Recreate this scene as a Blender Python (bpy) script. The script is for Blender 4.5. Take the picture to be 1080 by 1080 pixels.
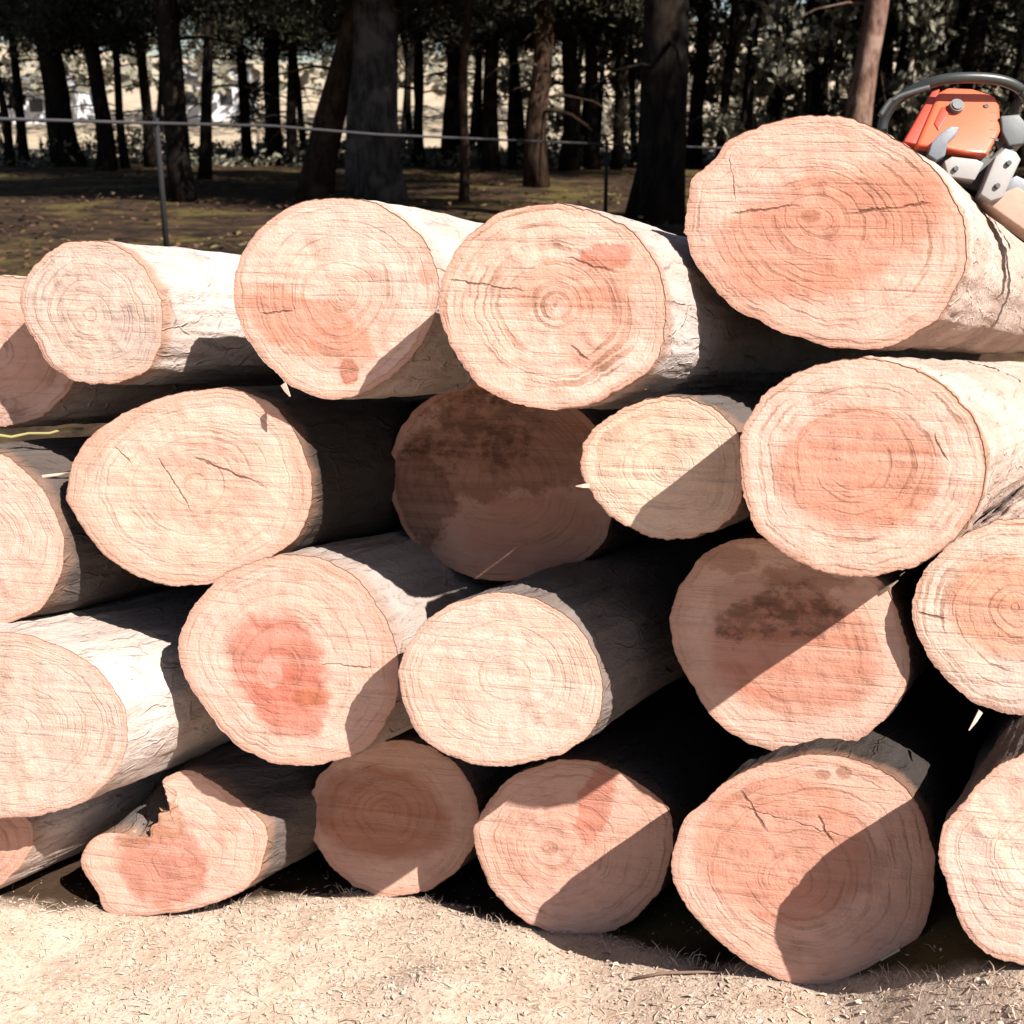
import bpy, bmesh, math, random
from mathutils import Vector, Matrix, noise
R = math.radians
rnd = random.Random(7)
for o in list(bpy.data.objects):
    bpy.data.objects.remove(o, do_unlink=True)
scene = bpy.context.scene
COL = scene.collection

# ------------------------------------------------------------------ camera
CAM_H, PITCH, FPX = 1.55, R(17.5), 1300.0
cam_d = bpy.data.cameras.new("camera")
cam = bpy.data.objects.new("camera", cam_d)
COL.objects.link(cam)
cam.location = (0, 0, CAM_H)
cam.rotation_euler = (R(90) - PITCH, 0, 0)
cam_d.sensor_width = 36
cam_d.lens = FPX / 1080 * 36
cam_d.clip_start = 0.05
cam_d.clip_end = 2000
cam_d.dof.use_dof = True
cam_d.dof.focus_distance = 2.45
cam_d.dof.aperture_fstop = 7.0
scene.camera = cam

# ------------------------------------------------------------------ light
SUN_EL, SUN_BETA = R(45.6), R(47.5)          # beta: how far to the right of straight behind the camera
w = bpy.data.worlds.new("World")
scene.world = w
w.use_nodes = True
nt = w.node_tree
bg = nt.nodes["Background"]
sky = nt.nodes.new("ShaderNodeTexSky")
sky.sky_type = 'NISHITA'
sky.sun_disc = False
sky.sun_elevation = SUN_EL
sky.sun_rotation = R(180) - SUN_BETA
nt.links.new(sky.outputs[0], bg.inputs[0])
bg.inputs[1].default_value = 0.05
S2 = Vector((math.sin(SUN_BETA) * math.cos(SUN_EL), -math.cos(SUN_BETA) * math.cos(SUN_EL), math.sin(SUN_EL)))
sd = bpy.data.lights.new("sun", 'SUN')
sd.energy = 5.0
sd.angle = R(0.5)
sd.color = (1.0, 0.945, 0.90)
sun = bpy.data.objects.new("sun", sd)
COL.objects.link(sun)
sun.rotation_euler = S2.to_track_quat('Z', 'Y').to_euler()
sun.location = (6, -8, 10)
vs = scene.view_settings
scene.display_settings.display_device = 'sRGB'
vs.view_transform = 'Standard'
vs.look = 'None'
vs.exposure = 1.27
vs.gamma = 1.0
scene.cycles.max_bounces = 6
scene.cycles.diffuse_bounces = 2

# ------------------------------------------------------------------ helpers
CAMP = Vector((0, 0, CAM_H))
CAMR = cam.rotation_euler.to_matrix()


def ray(px, py):
    return CAMR @ Vector(((px - 540) / FPX, -(py - 540) / FPX, -1.0))


def hit(px, py, p0, n):
    r = ray(px, py)
    return CAMP + r * ((p0 - CAMP).dot(n) / r.dot(n))


def at(px, py, dist):
    """point on the sight line of a pixel at a horizontal distance"""
    r = ray(px, py)
    return CAMP + r * (dist / math.hypot(r.x, r.y))


def tag(o, label=None, cat=None, group=None, kind=None):
    if label: o["label"] = label
    if cat: o["category"] = cat
    if group: o["group"] = group
    if kind: o["kind"] = kind
    return o


def empty(name, loc, label, cat, group=None):
    o = bpy.data.objects.new(name, None)
    o.empty_display_size = 0.1
    COL.objects.link(o)
    o.location = loc
    return tag(o, label, cat, group)


def mesh_obj(name, verts, faces, mat, parent=None, smooth=True, origin=None, uv=None, attrs=None):
    me = bpy.data.meshes.new(name)
    if origin is not None:
        verts = [Vector(v) - origin for v in verts]
    me.from_pydata([tuple(v) for v in verts], [], faces)
    if smooth:
        me.polygons.foreach_set("use_smooth", [True] * len(me.polygons))
    if uv is not None:
        lay = me.uv_layers.new(name="UVMap")
        for l in me.loops:
            lay.data[l.index].uv = uv[l.vertex_index]
    if attrs:
        for k, vals in attrs.items():
            a = me.attributes.new(k, 'FLOAT', 'POINT')
            a.data.foreach_set("value", vals)
    me.materials.append(mat)
    me.update()
    o = bpy.data.objects.new(name, me)
    COL.objects.link(o)
    if parent is not None:
        o.parent = parent
    return o


class NB:
    """small node-graph builder"""
    def __init__(self, name):
        self.m = bpy.data.materials.new(name)
        self.m.use_nodes = True
        self.t = self.m.node_tree
        self.bsdf = self.t.nodes["Principled BSDF"]

    def n(self, kind, **kw):
        nd = self.t.nodes.new(kind)
        for k, v in kw.items():
            setattr(nd, k, v)
        return nd

    def link(self, a, b):
        self.t.links.new(a, b)

    def put(self, sock, v):
        if isinstance(v, bpy.types.NodeSocket):
            self.link(v, sock)
        else:
            sock.default_value = v

    def math(self, op, a, b=0.0, c=0.0, clamp=False):
        nd = self.n("ShaderNodeMath", operation=op, use_clamp=clamp)
        self.put(nd.inputs[0], a); self.put(nd.inputs[1], b)
        self.put(nd.inputs[2], c)
        return nd.outputs[0]

    def mix(self, f, a, b):
        nd = self.n("ShaderNodeMix", data_type='RGBA')
        self.put(nd.inputs[0], f)
        for s, v in ((nd.inputs[6], a), (nd.inputs[7], b)):
            if isinstance(v, tuple):
                v = (v[0], v[1], v[2], 1)
            self.put(s, v)
        return nd.outputs[2]

    def ss(self, v, lo, hi, a=0.0, b=1.0):
        nd = self.n("ShaderNodeMapRange", interpolation_type='SMOOTHSTEP')
        self.put(nd.inputs[0], v)
        for i, x in enumerate((lo, hi, a, b)):
            self.put(nd.inputs[1 + i], x)
        return nd.outputs[0]

    def noise(self, vec, scale, detail=3.0, rough=0.55, dist=0.0):
        nd = self.n("ShaderNodeTexNoise")
        if vec is not None:
            self.link(vec, nd.inputs["Vector"])
        nd.inputs["Scale"].default_value = scale
        nd.inputs["Detail"].default_value = detail
        nd.inputs["Roughness"].default_value = rough
        nd.inputs["Distortion"].default_value = dist
        return nd

    def mapping(self, vec, loc=(0, 0, 0), rot=(0, 0, 0), sc=(1, 1, 1), kind='POINT'):
        nd = self.n("ShaderNodeMapping", vector_type=kind)
        self.link(vec, nd.inputs[0])
        nd.inputs[1].default_value = loc
        nd.inputs[2].default_value = rot
        nd.inputs[3].default_value = sc
        return nd.outputs[0]

    def bump(self, h, strength, dist):
        nd = self.n("ShaderNodeBump")
        nd.inputs["Strength"].default_value = strength
        nd.inputs["Distance"].default_value = dist
        self.link(h, nd.inputs["Height"])
        self.link(nd.outputs[0], self.bsdf.inputs["Normal"])

    def finish(self, col, rough=0.8, spec=0.2):
        self.put(self.bsdf.inputs["Base Color"], col if not isinstance(col, tuple) else (*col, 1))
        self.put(self.bsdf.inputs["Roughness"], rough)
        self.bsdf.inputs["Specular IOR Level"].default_value = spec
        return self.m


def plain(name, col, rough=0.6, spec=0.3, var=0.25, scale=12, metal=0.0):
    b = NB(name)
    tc = b.n("ShaderNodeTexCoord")
    nz = b.noise(tc.outputs["Object"], scale, 4)
    c = b.mix(nz.outputs[0], tuple(x * (1 - var) for x in col), tuple(min(1, x * (1 + var)) for x in col))
    b.bsdf.inputs["Metallic"].default_value = metal
    b.bump(nz.outputs[0], 0.15, 0.004)
    return b.finish(c, rough, spec)


# ------------------------------------------------------------------ log end-grain material
SAP = (0.53, 0.328, 0.252)
HEART = (0.50, 0.215, 0.125)
PALE = (0.55, 0.40, 0.30)


def face_material(seed, rad_m, sap=SAP, hue=(1, 1, 1), ring=0.010, contrast=0.35, blobs=(), cracks=(), saw_rot=0.3, saw=0.5, gray=0.0, rimw=0.06, ringcol=(0.25, 0.13, 0.08)):
    b = NB("end_grain")
    sap = tuple(x * y for x, y in zip(sap, hue))
    uvn = b.n("ShaderNodeUVMap").outputs[0]
    uv = b.mapping(uvn, loc=(seed * 3.17, seed * 1.31, seed * 0.7))
    ra = b.n("ShaderNodeAttribute", attribute_name="rad").outputs["Fac"]
    nA = b.noise(uv, 7, 3).outputs[0]
    nB_ = b.noise(uv, 26, 4, 0.6).outputs[0]
    nC = b.noise(uv, 11, 3).outputs[0]
    nF = b.noise(uv, 160, 3, 0.6).outputs[0]
    nW = b.noise(uv, 4.0, 2).outputs[0]
    # growth rings
    d = b.math('ADD', b.math('MULTIPLY', ra, rad_m), b.math('MULTIPLY', b.math('SUBTRACT', nA, 0.5), 0.030))
    d = b.math('ADD', d, b.math('MULTIPLY', b.math('SUBTRACT', nB_, 0.5), 0.006))
    sxy = b.n("ShaderNodeSeparateXYZ")
    b.link(uv, sxy.inputs[0])

    def ringnoise(k, det, lo, hi):
        cv = b.n("ShaderNodeCombineXYZ")
        b.put(cv.inputs[0], b.math('MULTIPLY', d, k / ring))
        b.put(cv.inputs[1], b.math('MULTIPLY', sxy.outputs[0], 5.0))
        b.put(cv.inputs[2], b.math('MULTIPLY', sxy.outputs[1], 5.0))
        return b.ss(b.noise(cv.outputs[0], 1.0, det, 0.5).outputs[0], lo, hi)
    line = ringnoise(1.35, 1.0, 0.54, 0.66)
    line2 = ringnoise(3.2, 1.5, 0.52, 0.68)
    mask = b.ss(nC, 0.40, 0.66, 0.12, 1.0)
    mask2 = b.ss(nB_, 0.40, 0.62)
    # saw strokes
    suv = b.mapping(uv, rot=(0, 0, saw_rot), sc=(5, 120, 1))
    nS = b.noise(suv, 1.0, 4, 0.65, 0.3).outputs[0]
    strokes = b.ss(nS, 0.52, 0.72)
    nD = b.noise(uv, 13, 6, 0.75, 0.4).outputs[0]
    kuv = b.mapping(uv, rot=(0, 0, saw_rot + 0.18), sc=(1.6, 38, 1))
    nK = b.noise(kuv, 1.0, 2, 0.5, 0.6).outputs[0]
    # base colour
    col = b.mix(b.ss(nW, 0.3, 0.7), sap, tuple(x * y for x, y in zip(sap, (1.03, 1.09, 1.14))))
    col = b.mix(b.math('MULTIPLY', b.ss(nB_, 0.45, 0.75), 0.35), col, tuple(x * y for x, y in zip(sap, (0.92, 0.80, 0.72))))
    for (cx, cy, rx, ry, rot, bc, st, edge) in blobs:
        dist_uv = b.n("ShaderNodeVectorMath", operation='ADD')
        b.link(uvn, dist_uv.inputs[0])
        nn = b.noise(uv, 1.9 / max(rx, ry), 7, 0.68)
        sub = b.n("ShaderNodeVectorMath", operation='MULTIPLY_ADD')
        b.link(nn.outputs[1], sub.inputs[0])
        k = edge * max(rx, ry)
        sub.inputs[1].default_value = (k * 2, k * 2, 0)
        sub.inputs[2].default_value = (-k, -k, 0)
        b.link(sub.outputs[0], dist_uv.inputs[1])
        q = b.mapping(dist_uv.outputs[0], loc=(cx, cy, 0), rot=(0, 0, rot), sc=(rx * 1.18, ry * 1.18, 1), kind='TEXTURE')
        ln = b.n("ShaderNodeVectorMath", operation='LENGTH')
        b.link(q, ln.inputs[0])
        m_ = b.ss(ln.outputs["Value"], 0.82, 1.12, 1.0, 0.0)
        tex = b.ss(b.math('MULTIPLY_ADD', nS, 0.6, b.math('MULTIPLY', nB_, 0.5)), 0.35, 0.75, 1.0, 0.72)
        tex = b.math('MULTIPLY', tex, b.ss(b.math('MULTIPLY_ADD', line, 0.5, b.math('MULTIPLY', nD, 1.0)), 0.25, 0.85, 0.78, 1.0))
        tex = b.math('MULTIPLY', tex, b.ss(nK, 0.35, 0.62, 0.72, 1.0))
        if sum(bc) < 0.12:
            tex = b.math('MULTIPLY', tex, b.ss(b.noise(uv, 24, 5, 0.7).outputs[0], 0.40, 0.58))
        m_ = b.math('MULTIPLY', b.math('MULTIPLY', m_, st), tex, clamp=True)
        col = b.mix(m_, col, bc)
    col = b.mix(b.math('MULTIPLY', b.ss(nD, 0.5, 0.72), 0.24), col, (0.29, 0.165, 0.115))
    lf = b.math('MULTIPLY', b.math('MULTIPLY', line, mask), min(0.85, contrast * 1.6))
    lf2 = b.math('MULTIPLY', b.math('MULTIPLY', line2, mask2), contrast * 0.7)
    col = b.mix(lf, col, ringcol)
    col = b.mix(lf2, col, ringcol)
    col = b.mix(b.math('MULTIPLY', strokes, 0.27 * saw), col, (0.27, 0.14, 0.09))
    col = b.mix(b.math('MULTIPLY', b.ss(nF, 0.62, 0.74), 0.42), col, (0.20, 0.13, 0.10))
    if gray:
        ng = b.noise(uv, 45, 4, 0.7).outputs[0]
        col = b.mix(b.math('MULTIPLY', b.ss(ng, 0.5, 0.72), gray), col, (0.24, 0.19, 0.17))
    hgt = b.math('MULTIPLY_ADD', line, -0.35, nF)
    hgt = b.math('MULTIPLY_ADD', strokes, -0.6, hgt)
    hgt = b.math('MULTIPLY_ADD', nB_, 1.2, hgt)
    hgt = b.math('MULTIPLY_ADD', nK, 1.5, hgt)
    # cracks (x, y, angle, length, width)
    for (cx, cy, ang, ln_, wd) in cracks:
        q = b.mapping(uvn, loc=(cx, cy, 0), rot=(0, 0, ang), kind='TEXTURE')
        sx = b.n("ShaderNodeSeparateXYZ")
        b.link(q, sx.inputs[0])
        yy = b.math('ABSOLUTE', b.math('ADD', sx.outputs[1], b.math('MULTIPLY', b.math('SUBTRACT', nB_, 0.5), 0.022)))
        mm = b.ss(yy, wd * 0.12, wd * 0.6, 1.0, 0.0)
        mm = b.math('MULTIPLY', mm, b.ss(sx.outputs[0], 0.0, ln_ * 0.15))
        mm = b.math('MULTIPLY', mm, b.ss(sx.outputs[0], ln_ * 0.7, ln_, 1.0, 0.0))
        mm = b.math('MULTIPLY', mm, b.ss(nB_, 0.25, 0.55, 0.4, 1.0))
        col = b.mix(b.math('MULTIPLY', mm, 0.75), col, (0.12, 0.055, 0.032))
        hgt = b.math('MULTIPLY_ADD', mm, -1.5, hgt)
    # bark rim seen in section
    rr = b.math('ADD', ra, b.math('MULTIPLY', b.math('SUBTRACT', nA, 0.5), rimw * 1.2))
    rr = b.math('ADD', rr, b.math('MULTIPLY', b.math('SUBTRACT', nB_, 0.5), rimw * 0.5))
    rim = b.ss(rr, 1 - rimw, 1 - rimw * 0.6)
    cam_line = b.math('SUBTRACT', 1.0, b.ss(b.math('ABSOLUTE', b.math('SUBTRACT', rr, 1 - rimw)), 0.004, 0.016), clamp=True)
    col = b.mix(b.math('MULTIPLY', rim, 0.55), col, (0.45, 0.235, 0.165))
    col = b.mix(b.math('MULTIPLY', b.math('MULTIPLY', cam_line, 0.4), b.ss(nC, 0.35, 0.6)), col, (0.26, 0.12, 0.06))
    edge = b.ss(ra, 0.975, 1.0)
    col = b.mix(b.math('MULTIPLY', edge, b.ss(nB_, 0.35, 0.6, 0.05, 0.45)), col, (0.26, 0.14, 0.09))
    b.bump(hgt, 0.55, 0.0035)
    return b.finish(col, 0.85, 0.12)


def bark_material(seed, pale=1.0, brown=0.4, tint=(1, 1, 1)):
    b = NB("log_bark")
    uvn = b.n("ShaderNodeUVMap").outputs[0]
    uv = b.mapping(uvn, loc=(seed * 2.1, seed * 5.3, 0))
    al = b.n("ShaderNodeAttribute", attribute_name="along").outputs["Fac"]
    flaky = b.noise(b.mapping(uv, sc=(26, 11, 1)), 1.0, 5, 0.65, 0.6).outputs[0]
    fine = b.noise(b.mapping(uv, sc=(120, 60, 1)), 1.0, 4, 0.7).outputs[0]
    big = b.noise(b.mapping(uv, sc=(5, 3, 1)), 1.0, 4, 0.6, 0.4).outputs[0]
    vor = b.n("ShaderNodeTexVoronoi", feature='DISTANCE_TO_EDGE')
    wv = b.n("ShaderNodeVectorMath", operation='MULTIPLY_ADD')
    nz = b.noise(uv, 9, 3)
    b.link(nz.outputs[1], wv.inputs[0])
    wv.inputs[1].default_value = (0.06, 0.06, 0)
    b.link(uv, wv.inputs[2])
    b.link(b.mapping(wv.outputs[0], sc=(22, 9, 1)), vor.inputs["Vector"])
    vor.inputs["Scale"].default_value = 1.0
    fis = b.math('MULTIPLY', b.ss(vor.outputs["Distance"], 0.0, 0.07, 1.0, 0.0), b.ss(flaky, 0.42, 0.62))
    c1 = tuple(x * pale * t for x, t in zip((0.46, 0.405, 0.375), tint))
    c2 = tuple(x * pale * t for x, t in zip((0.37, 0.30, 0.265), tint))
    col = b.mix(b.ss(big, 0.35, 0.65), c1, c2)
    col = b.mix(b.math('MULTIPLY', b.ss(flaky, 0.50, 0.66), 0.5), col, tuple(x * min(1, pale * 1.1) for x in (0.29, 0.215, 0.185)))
    col = b.mix(b.math('MULTIPLY', b.ss(fine, 0.56, 0.70), 0.5), col, (0.08, 0.06, 0.05))
    col = b.mix(b.math('MULTIPLY', fis, b.ss(big, 0.4, 0.6, 0.0, 0.13)), col, (0.10, 0.07, 0.058))
    # torn, brownish band next to the saw cut
    e = b.math('ADD', al, b.math('MULTIPLY', b.math('SUBTRACT', big, 0.5), 0.12))
    near = b.ss(e, 0.012, 0.05, 1.0, 0.0)
    col = b.mix(b.math('MULTIPLY', near, brown), col, (0.27, 0.145, 0.09))
    h = b.math('MULTIPLY_ADD', fis, -0.4, flaky)
    h = b.math('MULTIPLY_ADD', fine, 0.35, h)
    b.bump(h, 0.7, 0.016)
    return b.finish(col, 0.9, 0.1)


# ------------------------------------------------------------------ the log pile
AX = Vector(((1240 - 540) / FPX, (540 - 385) / FPX, -1.0))
AX = (CAMR @ AX).normalized()                     # direction the logs run away from us
DECL = math.asin(-AX.z)
P0N = Vector((-math.sin(R(14)) * math.cos(R(5)), -math.cos(R(14)) * math.cos(R(5)), math.sin(R(5))))   # front plane of the pile
P0 = CAMP + ray(540, 540).normalized() * 2.5
NS = 210


def catmull(pts, n):
    m = len(pts)
    dense = []
    for i in range(m):
        p0, p1, p2, p3 = (Vector(pts[(i + k - 1) % m]) for k in range(4))
        for k in range(12):
            t = k / 12
            dense.append(0.5 * ((2 * p1) + (p2 - p0) * t + (2 * p0 - 5 * p1 + 4 * p2 - p3) * t * t + (3 * p1 - p0 - 3 * p2 + p3) * t ** 3))
    L = [0]
    for i in range(len(dense)):
        L.append(L[-1] + (dense[(i + 1) % len(dense)] - dense[i]).length)
    out, j = [], 0
    for k in range(n):
        s = L[-1] * k / n
        while L[j + 1] < s:
            j += 1
        t = (s - L[j]) / max(1e-9, L[j + 1] - L[j])
        out.append(dense[j % len(dense)].lerp(dense[(j + 1) % len(dense)], t))
    return out


LOGS = {}


def make_log(key, pts, p, label, pith=None, cut_az=11, cut_up=None, seed=1, blobs=(), cracks=(), length=4.2, pale=None, brown=0.4, full=None, notch=0.0, taper=0.94, **fm):
    cx = sum(a for a, _ in pts) / len(pts)
    cy = sum(b for _, b in pts) / len(pts)
    anchor = hit(cx, cy, P0, P0N) - AX * p
    up = DECL if cut_up is None else R(cut_up)
    fn = Vector((-math.sin(R(cut_az)) * math.cos(up), -math.cos(R(cut_az)) * math.cos(up), math.sin(up)))
    U = Vector((0, 0, 1)).cross(fn).normalized()
    V = fn.cross(U)
    depth = (anchor - CAMP).dot(CAMR @ Vector((0, 0, -1)))
    ppm = FPX / depth

    def on_face(q):
        return hit(q[0], q[1], anchor, fn)
    out2 = catmull(pts, NS)
    rim = [on_face(q) for q in out2]
    rs = random.Random(seed * 13 + 5)
    cen = sum(rim, Vector()) / NS
    # slightly ragged edge
    for i in range(NS):
        a = noise.noise(Vector((i * 0.16, seed * 7.7, 0))) * 0.0042 + noise.noise(Vector((i * 0.6, seed * 3.7, 9))) * 0.0026 + noise.noise(Vector((i * 1.7, seed, 4))) * 0.0016
        rim[i] = rim[i] + (rim[i] - cen).normalized() * a
    if full:
        body = [on_face(q) for q in catmull(full, NS)]
    else:
        body = rim
    bottom = min(rim, key=lambda v: v.z)
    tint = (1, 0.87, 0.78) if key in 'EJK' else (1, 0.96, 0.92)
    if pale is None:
        pale = dict(F=0.1, H=0.15, N=0.2, S=0.18, T=0.08, R=0.2, P=0.28, I=0.2, L=0.72, G=0.2, U=0.22, M=0.36, D=0.9  , Q=0.95, J=0.95, K=0.95).get(key, 0.98)  # shade painted into bark colour: low values darken logs whose sides lie in shadow
    root = empty("log", bottom, label, "log", "logs stacked in the pile")
    og = bottom.copy()
    LOGS[key] = dict(root=root, og=og, anchor=anchor, fn=fn, U=U, V=V, ppm=ppm, rim=rim, on=on_face, bottom=bottom)

    def uvof(P):
        d = P - anchor
        return (d.dot(U), d.dot(V))
    # cut face
    pc = on_face(pith or (cx, cy))
    NR = 26
    verts, rad, uvs, faces = [pc], [0.0], [uvof(pc)], []
    for k in range(1, NR + 1):
        t = (k / NR) ** 0.9
        for i in range(NS):
            P = pc.lerp(rim[i], t)
            u_, v_ = uvof(P)
            z = noise.noise(Vector((u_ * 14, v_ * 14, seed))) * 0.004 + noise.noise(Vector((u_ * 45, v_ * 45, seed + 4))) * 0.0018 + noise.noise(Vector((u_ * 4, v_ * 130, seed + 7))) * 0.0012
            z *= 1 - t ** 6
            if k == NR:
                z -= 0.0015
            verts.append(P + fn * z)
            rad.append(t)
            uvs.append((u_, v_))
    for i in range(NS):
        j = (i + 1) % NS
        faces.append((0, 1 + j, 1 + i))
        for k in range(NR - 1):
            a = 1 + k * NS
            faces.append((a + i, a + j, a + NS + j, a + NS + i))
    nrm = (verts[1 + NS // 4] - pc).cross(verts[1] - pc)
    if nrm.dot(fn) < 0 and False:
        faces = [f[::-1] for f in faces]
    R_m = sum((q - pc).length for q in rim) / NS

    def px_uv(x, y):
        return uvof(on_face((x, y)))
    bl = [(*px_uv(x, y), rx / ppm, ry / ppm, R(rot), c, st, ed) for (x, y, rx, ry, rot, c, st, ed) in blobs]
    cr = []
    for (x0, y0, x1, y1, wd) in cracks:
        a, c_ = Vector(px_uv(x0, y0)), Vector(px_uv(x1, y1))
        cr.append((a.x, a.y, math.atan2(c_.y - a.y, c_.x - a.x), (c_ - a).length, wd))
    fm.setdefault('hue', dict(C=(1.02, 1.07, 1.09), F=(1, 1.06, 1.05), E=(0.98, 0.93, 0.91), T=(0.98, 0.93, 0.91), S=(0.97, 0.92, 0.9), N=(1.0, 0.97, 0.94), R=(0.98, 0.92, 0.87), D=(1.02, 1.05, 1.05), U=(1.0, 1.04, 1.06), J=(1, 1.0, 1.0), Q=(0.95, 0.9, 0.86)).get(key, (1, 1, 1)))
    mat = face_material(seed, R_m, blobs=bl, cracks=cr, **fm)
    mesh_obj("cut_face", verts, faces, mat, root, True, og, uvs, {"rad": rad})
    # bark round the trunk
    ss_ = [0, 0.004, 0.012, 0.025, 0.04, 0.06, 0.085, 0.11, 0.14, 0.17, 0.20, 0.24, 0.28, 0.33, 0.38, 0.44, 0.5, 0.58, 0.68, 0.8, 0.95, 1.15, 1.4, 1.7, 2.05, 2.5, length]
    verts, along, uvs, faces = [], [], [], []
    per = [0]
    for i in range(NS):
        per.append(per[-1] + (rim[(i + 1) % NS] - rim[i]).length)
    for k, s in enumerate(ss_):
        tp = 1 - (1 - taper) * s / length
        f = min(1, s / notch) if notch else 1.0
        f = f * f * (3 - 2 * f)
        for i in range(NS):
            base = rim[i].lerp(body[i], f) if full else rim[i]
            rv = base - cen
            P = cen + rv * tp + AX * s
            ang = 2 * math.pi * i / NS
            g = min(1, s / 0.05)
            q = Vector((math.cos(ang) * 2.2, math.sin(ang) * 2.2, s * 2.0 + seed * 5))
            a = noise.noise(q * 2.2) * 0.007 + noise.noise(q * 7) * 0.004 + noise.noise(q * 19) * 0.0014
            q2 = Vector((math.cos(ang) * 1.2, math.sin(ang) * 1.2, s * 1.1 + seed * 9))
            a += noise.noise(q2) * 0.010 * min(1, s / 0.2)
            if k == 1: a += 0.001
            verts.append(P + rv.normalized() * a * g)
            along.append(s)
            uvs.append((per[i], s))
    for k in range(len(ss_) - 1):
        for i in range(NS):
            j = (i + 1) % NS
            a = k * NS
            faces.append((a + i, a + NS + i, a + NS + j, a + j))
    e0 = (len(ss_) - 1) * NS
    faces.append(tuple(e0 + i for i in range(NS - 1, -1, -1)))
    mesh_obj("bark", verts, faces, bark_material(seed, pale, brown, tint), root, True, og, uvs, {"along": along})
    return root


def splinter(key, px0, px1, wpx, out=0.01, mat=None, name="splinter"):
    """a sliver of wood torn from the edge of a log, with real thickness"""
    L = LOGS[key]
    a = L['on'](px0) - L['og'] + L['fn'] * 0.001
    c = L['on'](px1) - L['og'] + L['fn'] * out
    d = (c - a).normalized()
    sd_ = d.cross(L['fn']).normalized() * (wpx / L['ppm'] / 2)
    th = L['fn'] * 0.003
    m = a.lerp(c, 0.5) + L['fn'] * 0.002
    vs_ = []
    for P, k in ((a, 1.0), (m, 0.75), (c, 0.2)):
        vs_ += [P - sd_ * k - th * k, P + sd_ * k - th * k, P + sd_ * k + th * k, P - sd_ * k + th * k]
    fs = []
    for r in range(2):
        o_ = r * 4
        for i in range(4):
            j = (i + 1) % 4
            fs.append((o_ + i, o_ + j, o_ + 4 + j, o_ + 4 + i))
    fs += [(3, 2, 1, 0), (8, 9, 10, 11)]
    return mesh_obj(name, vs_, fs, mat, L['root'], False)


ORANGE = (0.42, 0.158, 0.095)
RED = (0.39, 0.115, 0.075)
BROWN = (0.20, 0.085, 0.045)
BLACKISH = (0.055, 0.032, 0.026)

make_log("A", [(-112, 372), (-92, 320), (-45, 295), (15, 291), (52, 305), (76, 340), (83, 378), (72, 412), (40, 440), (0, 450), (-50, 447), (-95, 417)], -0.104,
         "log cut by the left edge in the top row, its end half in shade", seed=1,
         blobs=[(-5, 380, 70, 50, 10, (0.44, 0.22, 0.15), 0.6, 0.3), (0, 432, 25, 14, 0, BLACKISH, 0.5, 0.3)])
make_log("B", [(22, 318), (28, 292), (45, 270), (70, 256), (100, 254), (130, 262), (152, 283), (168, 313), (172, 345), (166, 372), (150, 393), (125, 403), (98, 405), (72, 397), (50, 382), (40, 362), (27, 342)], 0.005,
         "small pale log with greyish weathered end and white bark, left in the top row", seed=2, gray=0.75, contrast=0.28, sap=(0.47, 0.335, 0.265), saw=0.8, brown=0.8, rimw=0.07,
         blobs=[(140, 355, 22, 30, 20, (0.30, 0.23, 0.20), 0.4, 0.5)])
make_log("C", [(246, 305), (255, 268), (275, 240), (305, 218), (340, 209), (375, 209), (405, 219), (435, 239), (455, 268), (463, 300), (459, 330), (446, 360), (426, 385), (402, 405), (375, 418), (345, 421), (320, 413), (295, 397), (270, 370), (252, 340)], 0.026,
         "large top row log with an orange stain and a small red knot low down", seed=3, pith=(362, 312), ring=0.012, contrast=0.3,
         blobs=[(325, 345, 72, 30, -22, ORANGE, 0.95, 0.4), (390, 325, 30, 40, 0, ORANGE, 0.3, 0.5), (368, 392, 9, 13, 0, (0.27, 0.07, 0.03), 1.0, 0.45), (450, 288, 8, 12, 0, ORANGE, 0.6, 0.3)],
         cracks=[(273, 331, 312, 327, 0.005)])
make_log("D", [(463, 318), (468, 290), (482, 262), (505, 238), (535, 222), (570, 215), (605, 217), (640, 228), (670, 248), (690, 275), (700, 305), (702, 340), (695, 375), (680, 395), (650, 412), (625, 425), (595, 431), (565, 430), (535, 422), (505, 405), (482, 375), (468, 345)], 0.184,
         "large top row log with dark growth rings and an orange wedge mark near its top", seed=4, pith=(585, 322), ring=0.0125, contrast=0.62, saw=0.8, saw_rot=0.1,
         blobs=[(638, 270, 26, 11, 8, RED, 1.0, 0.6), (605, 300, 60, 22, 10, ORANGE, 0.6, 0.5), (630, 345, 34, 42, -40, ORANGE, 0.65, 0.5), (690, 300, 14, 50, 0, ORANGE, 0.35, 0.3)],
         cracks=[(595, 272, 655, 288, 0.005), (470, 295, 560, 308, 0.005), (600, 365, 622, 382, 0.006)], brown=0.7)
make_log("E", [(722, 245), (724, 215), (728, 192), (742, 178), (757, 166), (765, 150), (790, 138), (820, 127), (860, 121), (895, 124), (930, 138), (965, 160), (995, 190), (1012, 220), (1020, 250), (1017, 285), (1003, 315), (985, 340), (960, 355), (930, 366), (895, 368), (860, 362), (820, 348), (780, 328), (750, 300), (730, 270)], 0.004,
         "biggest log, under the chainsaw, with reddish heart and one long crack", seed=5, pith=(862, 230), ring=0.013, contrast=0.5, taper=0.9,
         blobs=[(875, 245, 108, 55, 18, ORANGE, 1.0, 0.3), (940, 205, 50, 18, 8, ORANGE, 0.7, 0.4), (855, 228, 9, 6, 0, BROWN, 0.8, 0.3)],
         cracks=[(985, 214, 880, 228, 0.006), (765, 226, 850, 216, 0.005), (768, 165, 776, 215, 0.003)], brown=0.6)
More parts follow.
